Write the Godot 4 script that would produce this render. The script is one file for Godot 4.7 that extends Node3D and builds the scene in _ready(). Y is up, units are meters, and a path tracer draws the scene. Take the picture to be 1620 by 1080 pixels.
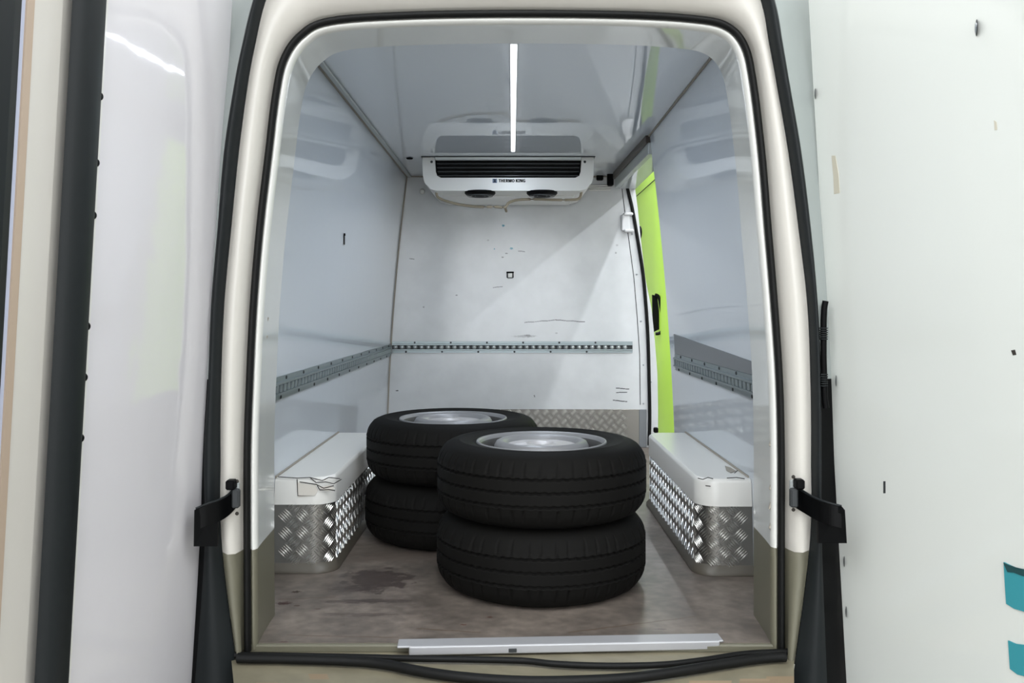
extends Node3D
# Rear view into an insulated refrigerated van standing in a workshop. Metres, y up, van floor at y = 0, camera looks along -z.

const F := 1400.0
const EYE := 0.92
var M := {}
var smooth_group := 0
var rng := RandomNumberGenerator.new()

func _ready():
	rng.seed = 7
	camera_and_light()
	materials()
	workshop()
	van_shell()
	rear_frame()
	door_left()
	door_right()
	neighbour_vehicle()
	side_door_fittings()
	wheel_boxes()
	rails()
	cooling_unit()
	wheels()
	small_things()

# ------------------------------------------------------------------ camera, sky, exposure
func camera_and_light():
	var c := Camera3D.new()
	c.name = "camera"
	c.projection = Camera3D.PROJECTION_FRUSTUM
	c.near = 0.05
	c.far = 100.0
	c.size = 2.0 * 0.05 * 540.0 / F
	c.frustum_offset = Vector2(0, -0.05 * 52.0 / F)
	c.position = Vector3(0, EYE, 0)
	add_child(c)
	c.current = true
	var w := WorldEnvironment.new()
	w.name = "environment"
	var e := Environment.new()
	e.background_mode = Environment.BG_COLOR
	e.background_color = Color(0.97, 0.985, 1.0)
	e.background_energy_multiplier = 6.2  # bright sky added as fill through the gateway behind the camera
	e.tonemap_mode = Environment.TONE_MAPPER_LINEAR
	e.tonemap_exposure = 1.08
	e.sdfgi_enabled = true
	e.ssao_enabled = true
	e.ssil_enabled = true
	w.environment = e
	add_child(w)

# ------------------------------------------------------------------ helpers
func P(px: float, py: float, d: float) -> Vector3:      # a point measured d metres in front of the eye
	return Vector3((px - 810.0) / F * d, EYE + (488.0 - py) / F * d, -d)

func mat(n: String, c: Color, rough := 0.5, metal := 0.0, spec := 0.5) -> StandardMaterial3D:
	var m := StandardMaterial3D.new()
	m.resource_name = n
	m.albedo_color = c
	m.roughness = rough
	m.metallic = metal
	m.metallic_specular = spec
	m.cull_mode = BaseMaterial3D.CULL_DISABLED
	M[n] = m
	return m

func new_st() -> SurfaceTool:
	var s := SurfaceTool.new()
	s.begin(Mesh.PRIMITIVE_TRIANGLES)
	return s

func done(s: SurfaceTool, m: Material) -> ArrayMesh:
	s.generate_normals()
	s.set_material(m)
	return s.commit()

func obj(called: String, s: SurfaceTool, m: Material, parent: Node = self) -> MeshInstance3D:
	return put(called, done(s, m), parent)

func put(called: String, mesh: Mesh, parent: Node = self) -> MeshInstance3D:
	var o := MeshInstance3D.new()
	o.mesh = mesh
	name_in(o, called, parent)
	return o

func name_in(o: Node, called: String, parent: Node):
	var n := called
	var k := 1
	while parent.has_node(n):
		n = "%s_%03d" % [called, k]
		k += 1
	o.name = n
	parent.add_child(o, true)

func tag(o: Node, label: String, category: String, group := "", kind := ""):
	if label != "": o.set_meta("label", label)
	if category != "": o.set_meta("category", category)
	if group != "": o.set_meta("group", group)
	if kind != "": o.set_meta("kind", kind)

func thing(called: String, label: String, category: String, where := Vector3.ZERO, group := "") -> Node3D:
	var o := Node3D.new()
	o.position = where
	name_in(o, called, self)
	tag(o, label, category, group)
	return o

func struct(called: String, s: SurfaceTool, m: Material, label: String, category: String) -> MeshInstance3D:
	var o := obj(called, s, m)
	tag(o, label, category, "", "structure")
	return o

func smooth(s: SurfaceTool, on: bool):
	s.set_smooth_group(smooth_group if on else 0xFFFFFFFF)

# quads between successive rows of points (same count in each); uv runs 0..1 along and across
func loft(s: SurfaceTool, rows: Array, is_smooth := true, wrap := false):
	smooth(s, is_smooth)
	var nr := rows.size()
	for i in nr - 1:
		var a: PackedVector3Array = rows[i]
		var b: PackedVector3Array = rows[i + 1]
		var n := a.size()
		for j in (n if wrap else n - 1):
			var k := (j + 1) % n
			var u0 := float(j) / (n - 1)
			var u1 := float(j + 1) / (n - 1)
			var v0 := float(i) / (nr - 1)
			var v1 := float(i + 1) / (nr - 1)
			var pts := [a[j], a[k], b[k], a[j], b[k], b[j]]
			var uvs := [Vector2(u0, v0), Vector2(u1, v0), Vector2(u1, v1), Vector2(u0, v0), Vector2(u1, v1), Vector2(u0, v1)]
			for q in 6:
				s.set_uv(uvs[q])
				s.add_vertex(pts[q])

func tri_out(s: SurfaceTool, a: Vector3, b: Vector3, c: Vector3, out: Vector3):
	if (b - a).cross(c - a).dot(out) > 0.0:
		var t := b
		b = c
		c = t
	for p in [a, b, c]:
		s.set_uv(Vector2.ZERO)
		s.add_vertex(p)

func quad_out(s: SurfaceTool, a: Vector3, b: Vector3, c: Vector3, d: Vector3, out: Vector3):
	tri_out(s, a, b, c, out)
	tri_out(s, a, c, d, out)

# box with chamfered edges
func box(s: SurfaceTool, c: Vector3, size: Vector3, bev := 0.002, bs := Basis.IDENTITY):
	smooth(s, false)
	var h := size / 2.0
	bev = minf(bev, minf(h.x, minf(h.y, h.z)) * 0.9)
	var v := func(ax: int, sg: Vector3) -> Vector3:
		var p := Vector3()
		for k in 3:
			p[k] = sg[k] * (h[k] if k == ax else h[k] - bev)
		return c + bs * p
	for ax in 3:
		var u := (ax + 1) % 3
		var w := (ax + 2) % 3
		for sg in [-1.0, 1.0]:
			var q := []
			for t in [[-1, -1], [1, -1], [1, 1], [-1, 1]]:
				var g := Vector3()
				g[ax] = sg
				g[u] = t[0]
				g[w] = t[1]
				q.append(v.call(ax, g))
			var o := Vector3()
			o[ax] = sg
			quad_out(s, q[0], q[1], q[2], q[3], bs * o)
	for ax in 3:                                       # edges along axis ax
		var u := (ax + 1) % 3
		var w := (ax + 2) % 3
		for su in [-1.0, 1.0]:
			for sw in [-1.0, 1.0]:
				var g0 := Vector3()
				g0[u] = su
				g0[w] = sw
				var g1 := g0
				g0[ax] = -1
				g1[ax] = 1
				var o := Vector3()
				o[u] = su
				o[w] = sw
				quad_out(s, v.call(u, g0), v.call(u, g1), v.call(w, g1), v.call(w, g0), bs * o)
	for sx in [-1.0, 1.0]:
		for sy in [-1.0, 1.0]:
			for sz in [-1.0, 1.0]:
				var g := Vector3(sx, sy, sz)
				tri_out(s, v.call(0, g), v.call(1, g), v.call(2, g), bs * g)

func boxm(called: String, c: Vector3, size: Vector3, m: Material, parent: Node, bev := 0.002, bs := Basis.IDENTITY) -> MeshInstance3D:
	var s := new_st()
	box(s, c, size, bev, bs)
	return obj(called, s, m, parent)

func tube(s: SurfaceTool, pts: PackedVector3Array, r: float, sides := 10, caps := true):
	var rows := []
	var up := Vector3.UP
	for i in pts.size():
		var t := (pts[mini(i + 1, pts.size() - 1)] - pts[maxi(i - 1, 0)]).normalized()
		if absf(t.dot(up)) > 0.95:
			up = Vector3.RIGHT
		var x := up.cross(t).normalized()
		var y := t.cross(x).normalized()
		var row := PackedVector3Array()
		for k in sides + 1:
			var a := TAU * k / sides
			row.append(pts[i] + (x * cos(a) + y * sin(a)) * r)
		rows.append(row)
	loft(s, rows)
	if caps:
		for e in [0, pts.size() - 1]:
			smooth(s, false)
			var o: Vector3 = (pts[0] - pts[1]) if e == 0 else (pts[-1] - pts[-2])
			for k in sides:
				tri_out(s, pts[e], rows[e][k], rows[e][k + 1], o)

func spline(pts: PackedVector3Array, sub := 6) -> PackedVector3Array:
	var o := PackedVector3Array()
	var n := pts.size()
	for i in n - 1:
		var p0: Vector3 = pts[i - 1] if i > 0 else pts[0] * 2.0 - pts[1]
		var p3: Vector3 = pts[i + 2] if i + 2 < n else pts[n - 1] * 2.0 - pts[n - 2]
		for k in sub:
			o.append(pts[i].cubic_interpolate(pts[i + 1], p0, p3, float(k) / sub))
	o.append(pts[n - 1])
	return o

# lathe about the y axis through c; profile of (radius, height)
func lathe(s: SurfaceTool, c: Vector3, prof: PackedVector2Array, n := 48, bs := Basis.IDENTITY, is_smooth := true):
	var rows := []
	for p in prof:
		var row := PackedVector3Array()
		for k in n + 1:
			var a := TAU * k / n
			row.append(c + bs * Vector3(p.x * cos(a), p.y, p.x * sin(a)))
		rows.append(row)
	loft(s, rows, is_smooth)

# flat polygon (in a plane with axes ex, ey from o) given thickness t along n
func slab(s: SurfaceTool, poly: PackedVector2Array, o: Vector3, ex: Vector3, ey: Vector3, t: Vector3, uv0 := Vector2.ZERO, uvs := Vector2.ONE):
	smooth(s, false)
	var idx := Geometry2D.triangulate_polygon(poly)
	for i in range(0, idx.size(), 3):
		for side in 2:
			var pp := []
			for k in 3:
				pp.append(poly[idx[i + k]])
			var q := []
			for p in pp:
				q.append(o + ex * p.x + ey * p.y + (t if side == 1 else Vector3.ZERO))
			var out: Vector3 = t if side == 1 else -t
			if (q[1] - q[0]).cross(q[2] - q[0]).dot(out) > 0.0:
				var a = q[1]
				q[1] = q[2]
				q[2] = a
				a = pp[1]
				pp[1] = pp[2]
				pp[2] = a
			for k in 3:
				s.set_uv((pp[k] - uv0) / uvs)
				s.add_vertex(q[k])
	var mid := Vector2.ZERO
	for p in poly:
		mid += p / poly.size()
	for i in poly.size():
		var a := poly[i]
		var b := poly[(i + 1) % poly.size()]
		var nrm := Vector2(b.y - a.y, a.x - b.x)
		if nrm.dot((a + b) / 2.0 - mid) < 0.0:
			nrm = -nrm
		var A := o + ex * a.x + ey * a.y
		var B := o + ex * b.x + ey * b.y
		quad_out(s, A, B, B + t, A + t, ex * nrm.x + ey * nrm.y)

func dot_mesh(r: float, t: float) -> SurfaceTool:       # a small domed disc lying in xz, dome towards +y
	var s := new_st()
	lathe(s, Vector3.ZERO, PackedVector2Array([Vector2(r, 0), Vector2(r, t * 0.4), Vector2(r * 0.8, t * 0.85), Vector2(r * 0.35, t), Vector2(0, t)]), 12)
	return s

func facing(n: Vector3) -> Basis:                         # a basis whose y points along n
	var y := n.normalized()
	var x := (Vector3.UP if absf(y.y) < 0.9 else Vector3.RIGHT).cross(y).normalized()
	return Basis(x, y, x.cross(y))

func screw(parent: Node, at: Vector3, n: Vector3, r: float, m: Material, called := "screw") -> MeshInstance3D:
	var o := put(called, done(dot_mesh(r, r * 0.55), m), parent)
	o.transform = Transform3D(facing(n), at)
	return o

# ------------------------------------------------------------------ computed textures
func noise_img(w: int, h: int, base: Color, amp: float, freq: float, sd: int) -> Image:
	var n := FastNoiseLite.new()
	n.seed = sd
	n.frequency = freq
	n.fractal_octaves = 4
	var im := Image.create(w, h, false, Image.FORMAT_RGB8)
	for y in h:
		for x in w:
			var k := 1.0 + amp * n.get_noise_2d(x, y)
			im.set_pixel(x, y, Color(base.r * k, base.g * k, base.b * k))
	return im

func blot(im: Image, c: Vector2, r: Vector2, col: Color, a: float, sd: int, rough := 0.5):
	var n := FastNoiseLite.new()
	n.seed = sd
	n.frequency = 0.9
	for y in range(maxi(0, int(c.y - r.y * 1.6)), mini(im.get_height(), int(c.y + r.y * 1.6) + 1)):
		for x in range(maxi(0, int(c.x - r.x * 1.6)), mini(im.get_width(), int(c.x + r.x * 1.6) + 1)):
			var q := Vector2((x - c.x) / r.x, (y - c.y) / r.y)
			var k := q.length() + rough * n.get_noise_2d(q.x * 2.0, q.y * 2.0)
			var f := clampf((1.0 - k) * 4.0, 0.0, 1.0) * a
			if f > 0.0:
				im.set_pixel(x, y, im.get_pixel(x, y).lerp(col, f))

func stroke(im: Image, a: Vector2, b: Vector2, r: float, col: Color, al: float):
	var steps := int(a.distance_to(b)) + 1
	for i in steps + 1:
		var p := a.lerp(b, float(i) / steps)
		p.y += sin(i * 0.13) * r * 0.6
		for y in range(int(p.y - r), int(p.y + r) + 1):
			for x in range(int(p.x - r), int(p.x + r) + 1):
				if x >= 0 and y >= 0 and x < im.get_width() and y < im.get_height():
					im.set_pixel(x, y, im.get_pixel(x, y).lerp(col, al))

func tex(im: Image) -> ImageTexture:
	im.generate_mipmaps()
	return ImageTexture.create_from_image(im)

func wavy(sd: int, freq: float, strength: float) -> NoiseTexture2D:
	var n := FastNoiseLite.new()
	n.seed = sd
	n.frequency = freq
	n.fractal_octaves = 2
	var t := NoiseTexture2D.new()
	t.noise = n
	t.width = 512
	t.height = 512
	t.seamless = true
	t.as_normal_map = true
	t.bump_strength = strength
	return t

func add_wave(m: StandardMaterial3D, t: Texture2D, scale: float, k: float):
	m.normal_enabled = true
	m.normal_texture = t
	m.normal_scale = k
	m.uv1_triplanar = true
	m.uv1_scale = Vector3.ONE * scale

func materials():
	mat("gel", Color(0.83, 0.855, 0.88), 0.045, 0.0, 0.5)
	var wv := wavy(3, 0.012, 2.0)
	add_wave(M.gel, wv, 0.7, 0.025)
	mat("ceiling_gel", Color(0.83, 0.855, 0.88), 0.03, 0.0, 0.5)
	mat("door_gel_l", Color(0.83, 0.82, 0.83), 0.045, 0.0, 0.5)
	mat("door_gel_r", Color(0.82, 0.83, 0.81), 0.045, 0.0, 0.5)
	add_wave(M.door_gel_l, wv, 1.3, 0.12)
	add_wave(M.door_gel_r, wv, 1.3, 0.12)
	mat("cream", Color(0.765, 0.75, 0.72), 0.28)
	mat("reveal", Color(0.82, 0.83, 0.82), 0.06)
	mat("jamb_white", Color(0.84, 0.84, 0.82), 0.2)
	mat("olive", Color(0.42, 0.41, 0.35), 0.4)
	mat("coving", Color(0.33, 0.31, 0.275), 0.45)
	mat("rubber", Color(0.07, 0.072, 0.07), 0.5, 0.0, 0.3)
	mat("rubber_dull", Color(0.09, 0.105, 0.11), 0.5, 0.0, 0.35)
	mat("black", Color(0.025, 0.027, 0.03), 0.5, 0.0, 0.22)
	mat("black_shiny", Color(0.02, 0.022, 0.025), 0.3, 0.0, 0.25)
	mat("tyre", Color(0.067, 0.064, 0.059), 0.7, 0.0, 0.22)
	mat("rim", Color(0.54, 0.54, 0.545), 0.42, 0.35)
	mat("rim_well", Color(0.27, 0.265, 0.26), 0.5, 0.2)
	mat("hub", Color(0.74, 0.73, 0.73), 0.42, 0.3)
	mat("alu", Color(0.56, 0.55, 0.53), 0.36, 0.9)
	mat("alu_bar", Color(0.88, 0.875, 0.86), 0.30, 0.95)
	mat("scuffed_alu", Color(0.70, 0.70, 0.71), 0.5, 0.4)
	mat("galv", Color(0.60, 0.64, 0.65), 0.42, 0.75)
	mat("galv_light", Color(0.72, 0.74, 0.74), 0.42, 0.6)
	mat("galv_dark", Color(0.22, 0.23, 0.235), 0.6, 0.3)
	mat("steel", Color(0.62, 0.64, 0.66), 0.3, 0.85)
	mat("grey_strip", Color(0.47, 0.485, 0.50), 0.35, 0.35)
	mat("paint_white", Color(0.88, 0.885, 0.89), 0.3)
	mat("box_white", Color(0.87, 0.865, 0.845), 0.3)
	mat("foam", Color(0.83, 0.81, 0.775), 0.7)
	mat("crack", Color(0.17, 0.15, 0.13), 0.8)
	mat("unit_white", Color(0.90, 0.90, 0.885), 0.3)
	mat("slat", Color(0.30, 0.31, 0.32), 0.3)
	mat("ink", Color(0.01, 0.015, 0.03), 0.7, 0.0, 0.2)
	mat("icon_blue", Color(0.38, 0.45, 0.55), 0.4)
	mat("hose", Color(0.62, 0.58, 0.50), 0.5)
	mat("lime", Color(0.64, 0.79, 0.29), 0.3)
	mat("tan_strip", Color(0.66, 0.59, 0.52), 0.5)
	mat("pale_strip", Color(0.81, 0.815, 0.83), 0.2)
	mat("filler", Color(0.74, 0.72, 0.655), 0.5)
	mat("lavender", Color(0.70, 0.72, 0.79), 0.3)
	mat("turquoise", Color(0.19, 0.54, 0.58), 0.6)
	mat("turquoise_dark", Color(0.05, 0.24, 0.25), 0.8)
	mat("sealant", Color(0.60, 0.575, 0.53), 0.6)
	mat("body_grey", Color(0.62, 0.645, 0.635), 0.22)
	mat("brown_track", Color(0.27, 0.24, 0.22), 0.45, 0.2)
	mat("concrete", Color(0.62, 0.61, 0.59), 0.5)
	mat("workshop_wall", Color(0.85, 0.85, 0.84), 0.8)
	mat("workshop_roof", Color(0.78, 0.78, 0.77), 0.8)
	var lamp := mat("lamp", Color(1, 1, 1), 0.5)
	lamp.emission_enabled = true
	lamp.emission = Color(0.96, 0.98, 1.0)
	lamp.emission_energy_multiplier = 6.0
	var led := mat("led", Color(1, 1, 1), 0.5)
	led.emission_enabled = true
	led.emission = Color(0.97, 0.985, 1.0)
	led.emission_energy_multiplier = 2.0
	# back wall panel with scuffs, flaked paint and sealant stains; covers x -0.9..1.0, y 0..1.86
	var im := noise_img(1024, 1024, Color(0.835, 0.845, 0.85), 0.03, 0.01, 4)
	var wp := func(px: float, py: float) -> Vector2:
		var x := (px - 810.0) / F * 5.88
		var y := EYE + (488.0 - py) / F * 5.88
		return Vector2((x + 0.9) / 1.9 * 1024.0, y / 1.86 * 1024.0)
	var teal := Color(0.05, 0.45, 0.55)
	var dark := Color(0.25, 0.25, 0.26)
	for b in [[796, 357, 5, 4, teal, 1.0], [809, 393, 6, 4, teal, 0.9], [782, 394, 2.4, 2.4, teal, 0.8], [801, 401, 5, 2.5, dark, 0.7], [795, 407, 4, 3, dark, 0.6], [830, 532, 40, 5, dark, 0.3], [835, 531, 12, 4, dark, 0.45], [880, 527, 5, 3, dark, 0.3], [722, 467, 4, 2.5, dark, 0.5], [670, 486, 3, 3, dark, 0.4], [974, 400, 3, 4, dark, 0.35], [976, 388, 5, 4, dark, 0.2], [628, 618, 6, 2.2, dark, 0.8], [772, 380, 4, 3, dark, 0.25]]:
		blot(im, wp.call(b[0], b[1]), Vector2(b[2], b[3]), b[4], b[5], int(b[0]), 0.7)
	for b in [[830, 510, 880, 506, 0.35], [880, 506, 925, 509, 0.4], [780, 455, 795, 453, 0.3], [648, 409, 655, 410, 0.3], [975, 614, 995, 615, 0.7], [975, 621, 992, 620, 0.5], [970, 633, 992, 635, 0.7], [845, 625, 846, 628, 0.3], [820, 397, 830, 398, 0.3]]:
		stroke(im, wp.call(b[0], b[1]), wp.call(b[2], b[3]), 0.9, dark, b[4])
	var bw := mat("back_wall", Color.WHITE, 0.16)
	bw.albedo_texture = tex(im)
	# floor: worn resin over plywood with dark damp stains; covers x -0.95..1.0, depth 2.44..5.9
	im = noise_img(1024, 2048, Color(0.43, 0.395, 0.365), 0.26, 0.006, 11)
	var im2 := noise_img(1024, 2048, Color(0.5, 0.5, 0.5), 0.16, 0.03, 12)
	for y in 2048:
		for x in 1024:
			var c := im.get_pixel(x, y)
			var k := 2.0 * im2.get_pixel(x, y).r
			im.set_pixel(x, y, Color(c.r * k, c.g * k, c.b * k))
	var fp := func(px: float, py: float) -> Vector2:
		var d := F * EYE / (py - 488.0)
		return Vector2(((px - 810.0) / F * d + 0.95) / 1.95 * 1024.0, (d - 2.44) / 3.46 * 2048.0)
	var wet := Color(0.25, 0.215, 0.205)
	for b in [[592, 917, 62, 75, wet, 0.75], [565, 931, 50, 24, wet, 0.5], [560, 951, 60, 12, wet, 0.55], [600, 950, 62, 12, wet, 0.45], [570, 972, 60, 10, wet, 0.4], [468, 936, 8, 7, Color(0.2, 0.15, 0.13), 0.9], [449, 954, 13, 9, Color(0.24, 0.16, 0.15), 0.9], [469, 958, 6, 4, Color(0.26, 0.18, 0.16), 0.9], [502, 963, 6, 3, Color(0.28, 0.2, 0.18), 0.8], [775, 976, 5, 4, Color(0.3, 0.2, 0.17), 0.8], [733, 988, 6, 3, Color(0.33, 0.2, 0.17), 0.8], [448, 1015, 7, 3, Color(0.3, 0.22, 0.2), 0.8], [1100, 860, 60, 100, Color(0.40, 0.37, 0.35), 0.45], [640, 880, 110, 50, Color(0.42, 0.37, 0.34), 0.5], [1043, 995, 12, 3, wet, 0.5]]:
		blot(im, fp.call(b[0], b[1]), Vector2(b[2], b[3]), b[4], b[5], int(b[0] + b[1]), 0.8)
	for b in [[455, 1004, 520, 1006], [520, 1006, 630, 1008], [660, 994, 760, 1000], [900, 1000, 1100, 975], [440, 948, 530, 944]]:
		stroke(im, fp.call(b[0], b[1]), fp.call(b[2], b[3]), 1.2, Color(0.36, 0.30, 0.25), 0.4)
	var fl := mat("floor", Color.WHITE, 0.42, 0.0, 0.45)
	fl.albedo_texture = tex(im)
	# sill: olive paint, tan blocks painted in for a reflection; 0..1 across, 0..1 in depth
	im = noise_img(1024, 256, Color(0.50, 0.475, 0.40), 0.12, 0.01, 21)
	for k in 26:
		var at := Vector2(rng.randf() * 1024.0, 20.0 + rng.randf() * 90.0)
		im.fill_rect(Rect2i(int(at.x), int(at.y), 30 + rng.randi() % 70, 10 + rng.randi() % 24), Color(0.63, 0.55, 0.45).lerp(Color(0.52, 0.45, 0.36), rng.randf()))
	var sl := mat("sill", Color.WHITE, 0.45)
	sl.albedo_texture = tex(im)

# ------------------------------------------------------------------ the workshop round the van, with its rows of tubes
func workshop():
	var g := -0.68
	var s := new_st()
	box(s, Vector3(0, g - 0.1, 10), Vector3(40, 0.2, 52), 0.0)
	struct("floor_001", s, M.concrete, "grey concrete workshop floor the van stands on and added yard beyond", "floor")
	s = new_st()
	box(s, Vector3(0, 3.65, -3), Vector3(13, 0.2, 24.4), 0.0)
	struct("ceiling_001", s, M.workshop_roof, "pale workshop ceiling carrying rows of tube lamps", "ceiling")
	for w in [["wall_north", Vector3(0, 1.4, -15), Vector3(13, 4.6, 0.2)], ["wall_west", Vector3(-6.4, 1.4, -3), Vector3(0.2, 4.6, 24)], ["wall_east", Vector3(6.4, 1.4, -3), Vector3(0.2, 4.6, 24)]]:
		s = new_st()
		box(s, w[1], w[2], 0.0)
		struct(w[0], s, M.workshop_wall, "white painted workshop " + str(w[0]).replace("_", " on the ") + " side", "wall")
	# the wall behind the camera, its gateway added to let fill daylight in
	s = new_st()
	for e in [[-4.8, 3.2], [4.8, 3.2]]:
		box(s, Vector3(e[0], 1.4, 9), Vector3(e[1], 4.6, 0.2), 0.0)
	struct("wall_south", s, M.workshop_wall, "white painted workshop wall with a wide gateway added for fill daylight", "wall")
	for x in [-2.85, -1.5, 0.0, 1.5, 2.85]:
		for z in [-9.0, -4.2, 0.6, 5.4]:
			var row: String = {-2.85: "outermost left", -1.5: "inner left", 0.0: "middle", 1.5: "inner right", 2.85: "outermost right"}[x]
			var place: String = {-9.0: "deepest in the hall", -4.2: "beside the van's load space", 0.6: "just behind the van's rear doors", 5.4: "nearest the added gateway"}[z]
			tube_lamp(Vector3(x, 3.35, z), "white tube lamp in the %s ceiling row, %s" % [row, place])

func tube_lamp(at: Vector3, label: String):
	var t := thing("tube_lamp", label, "lamp", at, "workshop tube lamps")
	boxm("housing", Vector3(0, 0.05, 0), Vector3(0.10, 0.05, 3.7), M.paint_white, t)
	boxm("tube", Vector3(0, 0.01, 0), Vector3(0.07, 0.03, 3.6), M.lamp, t, 0.008)
	var a := AreaLight3D.new()
	a.name = "light"
	a.area_size = Vector2(0.07, 3.6)
	a.light_energy = 6.2
	a.light_color = Color(0.97, 0.985, 1.0)
	a.area_range = 40.0
	a.area_attenuation = 2.0
	a.shadow_enabled = true
	a.position = Vector3(0, -0.012, 0)
	a.rotation_degrees = Vector3(-90, 0, 0)
	t.add_child(a)

# ------------------------------------------------------------------ van body
func half(y: float) -> float:                             # half width of the load space at height y: the body tapers upwards
	return 0.835 - 0.02 * y - 0.0305 * y * y

func side_panel(s: SurfaceTool, sg: float, y0: float, y1: float, d0: float, d1: float, th := 0.07):
	var n := 28
	var rows := []
	for e in [[d0, th], [d0, 0.0], [d1, 0.0], [d1, th], [d0, th]]:
		var row := PackedVector3Array()
		for k in n + 1:
			var y := lerpf(y0, y1, float(k) / n)
			row.append(Vector3(sg * (half(y) + e[1]), y, -e[0]))
		rows.append(row)
	for i in 4:
		smooth_group = i + 1                              # the faces do not share their edges' normals
		loft(s, [rows[i], rows[i + 1]], true)
	smooth_group = 0
	for k in [0, n]:
		smooth(s, false)
		quad_out(s, rows[0][k], rows[1][k], rows[2][k], rows[3][k], Vector3(0, 1 if k else -1, 0))

func van_shell():
	var s := new_st()
	s.set_smooth_group(0)
	loft(s, [PackedVector3Array([Vector3(-0.95, 0, -2.44), Vector3(1.0, 0, -2.44)]), PackedVector3Array([Vector3(-0.95, 0, -5.9), Vector3(1.0, 0, -5.9)])], false)
	loft(s, [PackedVector3Array([Vector3(-0.95, 0, -2.44), Vector3(1.0, 0, -2.44)]), PackedVector3Array([Vector3(-0.95, -0.06, -2.44), Vector3(1.0, -0.06, -2.44)]), PackedVector3Array([Vector3(-0.95, -0.06, -5.9), Vector3(1.0, -0.06, -5.9)]), PackedVector3Array([Vector3(-0.95, 0, -5.9), Vector3(1.0, 0, -5.9)])], false)
	struct("floor", s, M.floor, "worn brown grey van load floor with dark damp stains", "floor")
	s = new_st()
	box(s, Vector3(0, 1.84, -4.27), Vector3(1.66, 0.08, 3.42), 0.0)
	struct("ceiling", s, M.ceiling_gel, "glossy white van load space ceiling panel", "ceiling")
	s = new_st()
	side_panel(s, -1.0, -0.05, 1.81, 2.6, 5.9)
	var wl := struct("wall_left", s, M.gel, "glossy white left side wall lining of the load space", "wall")
	s = new_st()
	side_panel(s, 1.0, -0.05, 1.81, 2.6, 4.51, 0.11)
	var wr := struct("wall_right", s, M.gel, "glossy white right side wall lining ending at the side door", "wall")
	s = new_st()
	side_panel(s, 1.0, 1.715, 1.81, 4.505, 5.9, 0.11)
	struct("trim_1", s, M.gel, "white header above the open side door", "trim")
	# back wall: the lining follows the taper on the left; on the right it runs on to the side door pillar
	var poly := PackedVector2Array([Vector2(-0.90, -0.06), Vector2(-0.90, 1.86), Vector2(0.78, 1.86), Vector2(0.80, 1.78)])
	for q in [[1000, 262], [1009, 330], [1014, 380], [1021, 440], [1031, 490], [1036, 540], [1040, 590], [1041, 640], [1041, 707]]:
		var p := P(q[0], q[1], 5.88)
		poly.append(Vector2(p.x, p.y))
	poly.append(Vector2(0.97, -0.06))
	s = new_st()
	slab(s, poly, Vector3(0, 0, -5.94), Vector3.RIGHT, Vector3.UP, Vector3(0, 0, 0.06), Vector2(-0.9, 0.0), Vector2(1.9, 1.86))
	var wb := struct("wall_back", s, M.back_wall, "scuffed white back wall lining partly lit from the side door", "wall")
	# panel seam near the pillar with its screws
	s = new_st()
	var seam := PackedVector3Array()
	for q in [[984, 298], [988, 330], [995, 380], [1003, 440], [1008, 500], [1012, 560], [1013, 640]]:
		seam.append(P(q[0], q[1], 5.879))
	tube(s, seam, 0.0025, 6)
	obj("panel_seam", s, M.galv_dark, wb)
	for q in [[1000, 370], [1007, 434], [1014, 508], [1018, 577], [1018, 638], [1030, 604]]:
		screw(wb, P(q[0], q[1], 5.879), Vector3(0, 0, 1), 0.006, M.steel)
	# sealant bead in the left back corner and along the ceiling edges
	s = new_st()
	var bead := PackedVector3Array()
	for k in 13:
		var y := lerpf(0.01, 1.795, k / 12.0)
		bead.append(Vector3(-half(y) + 0.003, y, -5.877))
	tube(s, bead, 0.006, 6)
	obj("sealant_bead", s, M.sealant, wb)
	s = new_st()
	tube(s, PackedVector3Array([Vector3(-0.697, 1.797, -2.66), Vector3(-0.697, 1.797, -5.87)]), 0.007, 6)
	obj("sealant_bead", s, M.sealant, wl)
	s = new_st()
	box(s, Vector3(-0.678, 1.793, -4.27), Vector3(0.022, 0.012, 3.2), 0.003)
	obj("cover_strip", s, M.galv_light, wl)
	s = new_st()
	tube(s, PackedVector3Array([Vector3(0.697, 1.798, -2.66), Vector3(0.697, 1.798, -5.87)]), 0.005, 6)
	obj("sealant_bead", s, M.sealant, wr)
	s = new_st()
	tube(s, PackedVector3Array([Vector3(-0.69, 1.797, -5.876), Vector3(0.69, 1.797, -5.876)]), 0.006, 6)
	obj("sealant_bead", s, M.sealant, wb)
	# checker plate kick strip along the bottom of the back wall
	var bp := boxm("baseboard_back", Vector3(0.12, 0.126, -5.876), Vector3(1.5, 0.252, 0.008), M.alu, self, 0.002)
	tag(bp, "checker plate kick strip along the foot of the back wall", "baseboard", "", "structure")
	s = new_st()
	var nx := int(1.40 / 0.0305)
	for i in nx:
		for j in 8:
			if (i + j) % 2 == 0:
				tread(s, Vector3(-0.60 + i * 0.0305, 0.018 + j * 0.0305, -5.872), Vector3.RIGHT, Vector3.UP, Vector3(0, 0, 1), j % 2 == 0)
	tag(obj("tread_bars", s, M.alu_bar, bp), "", "", "", "stuff")
	boxm("edge_strip", Vector3(0.868, 0.126, -5.874), Vector3(0.05, 0.252, 0.010), M.grey_strip, bp)

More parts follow.
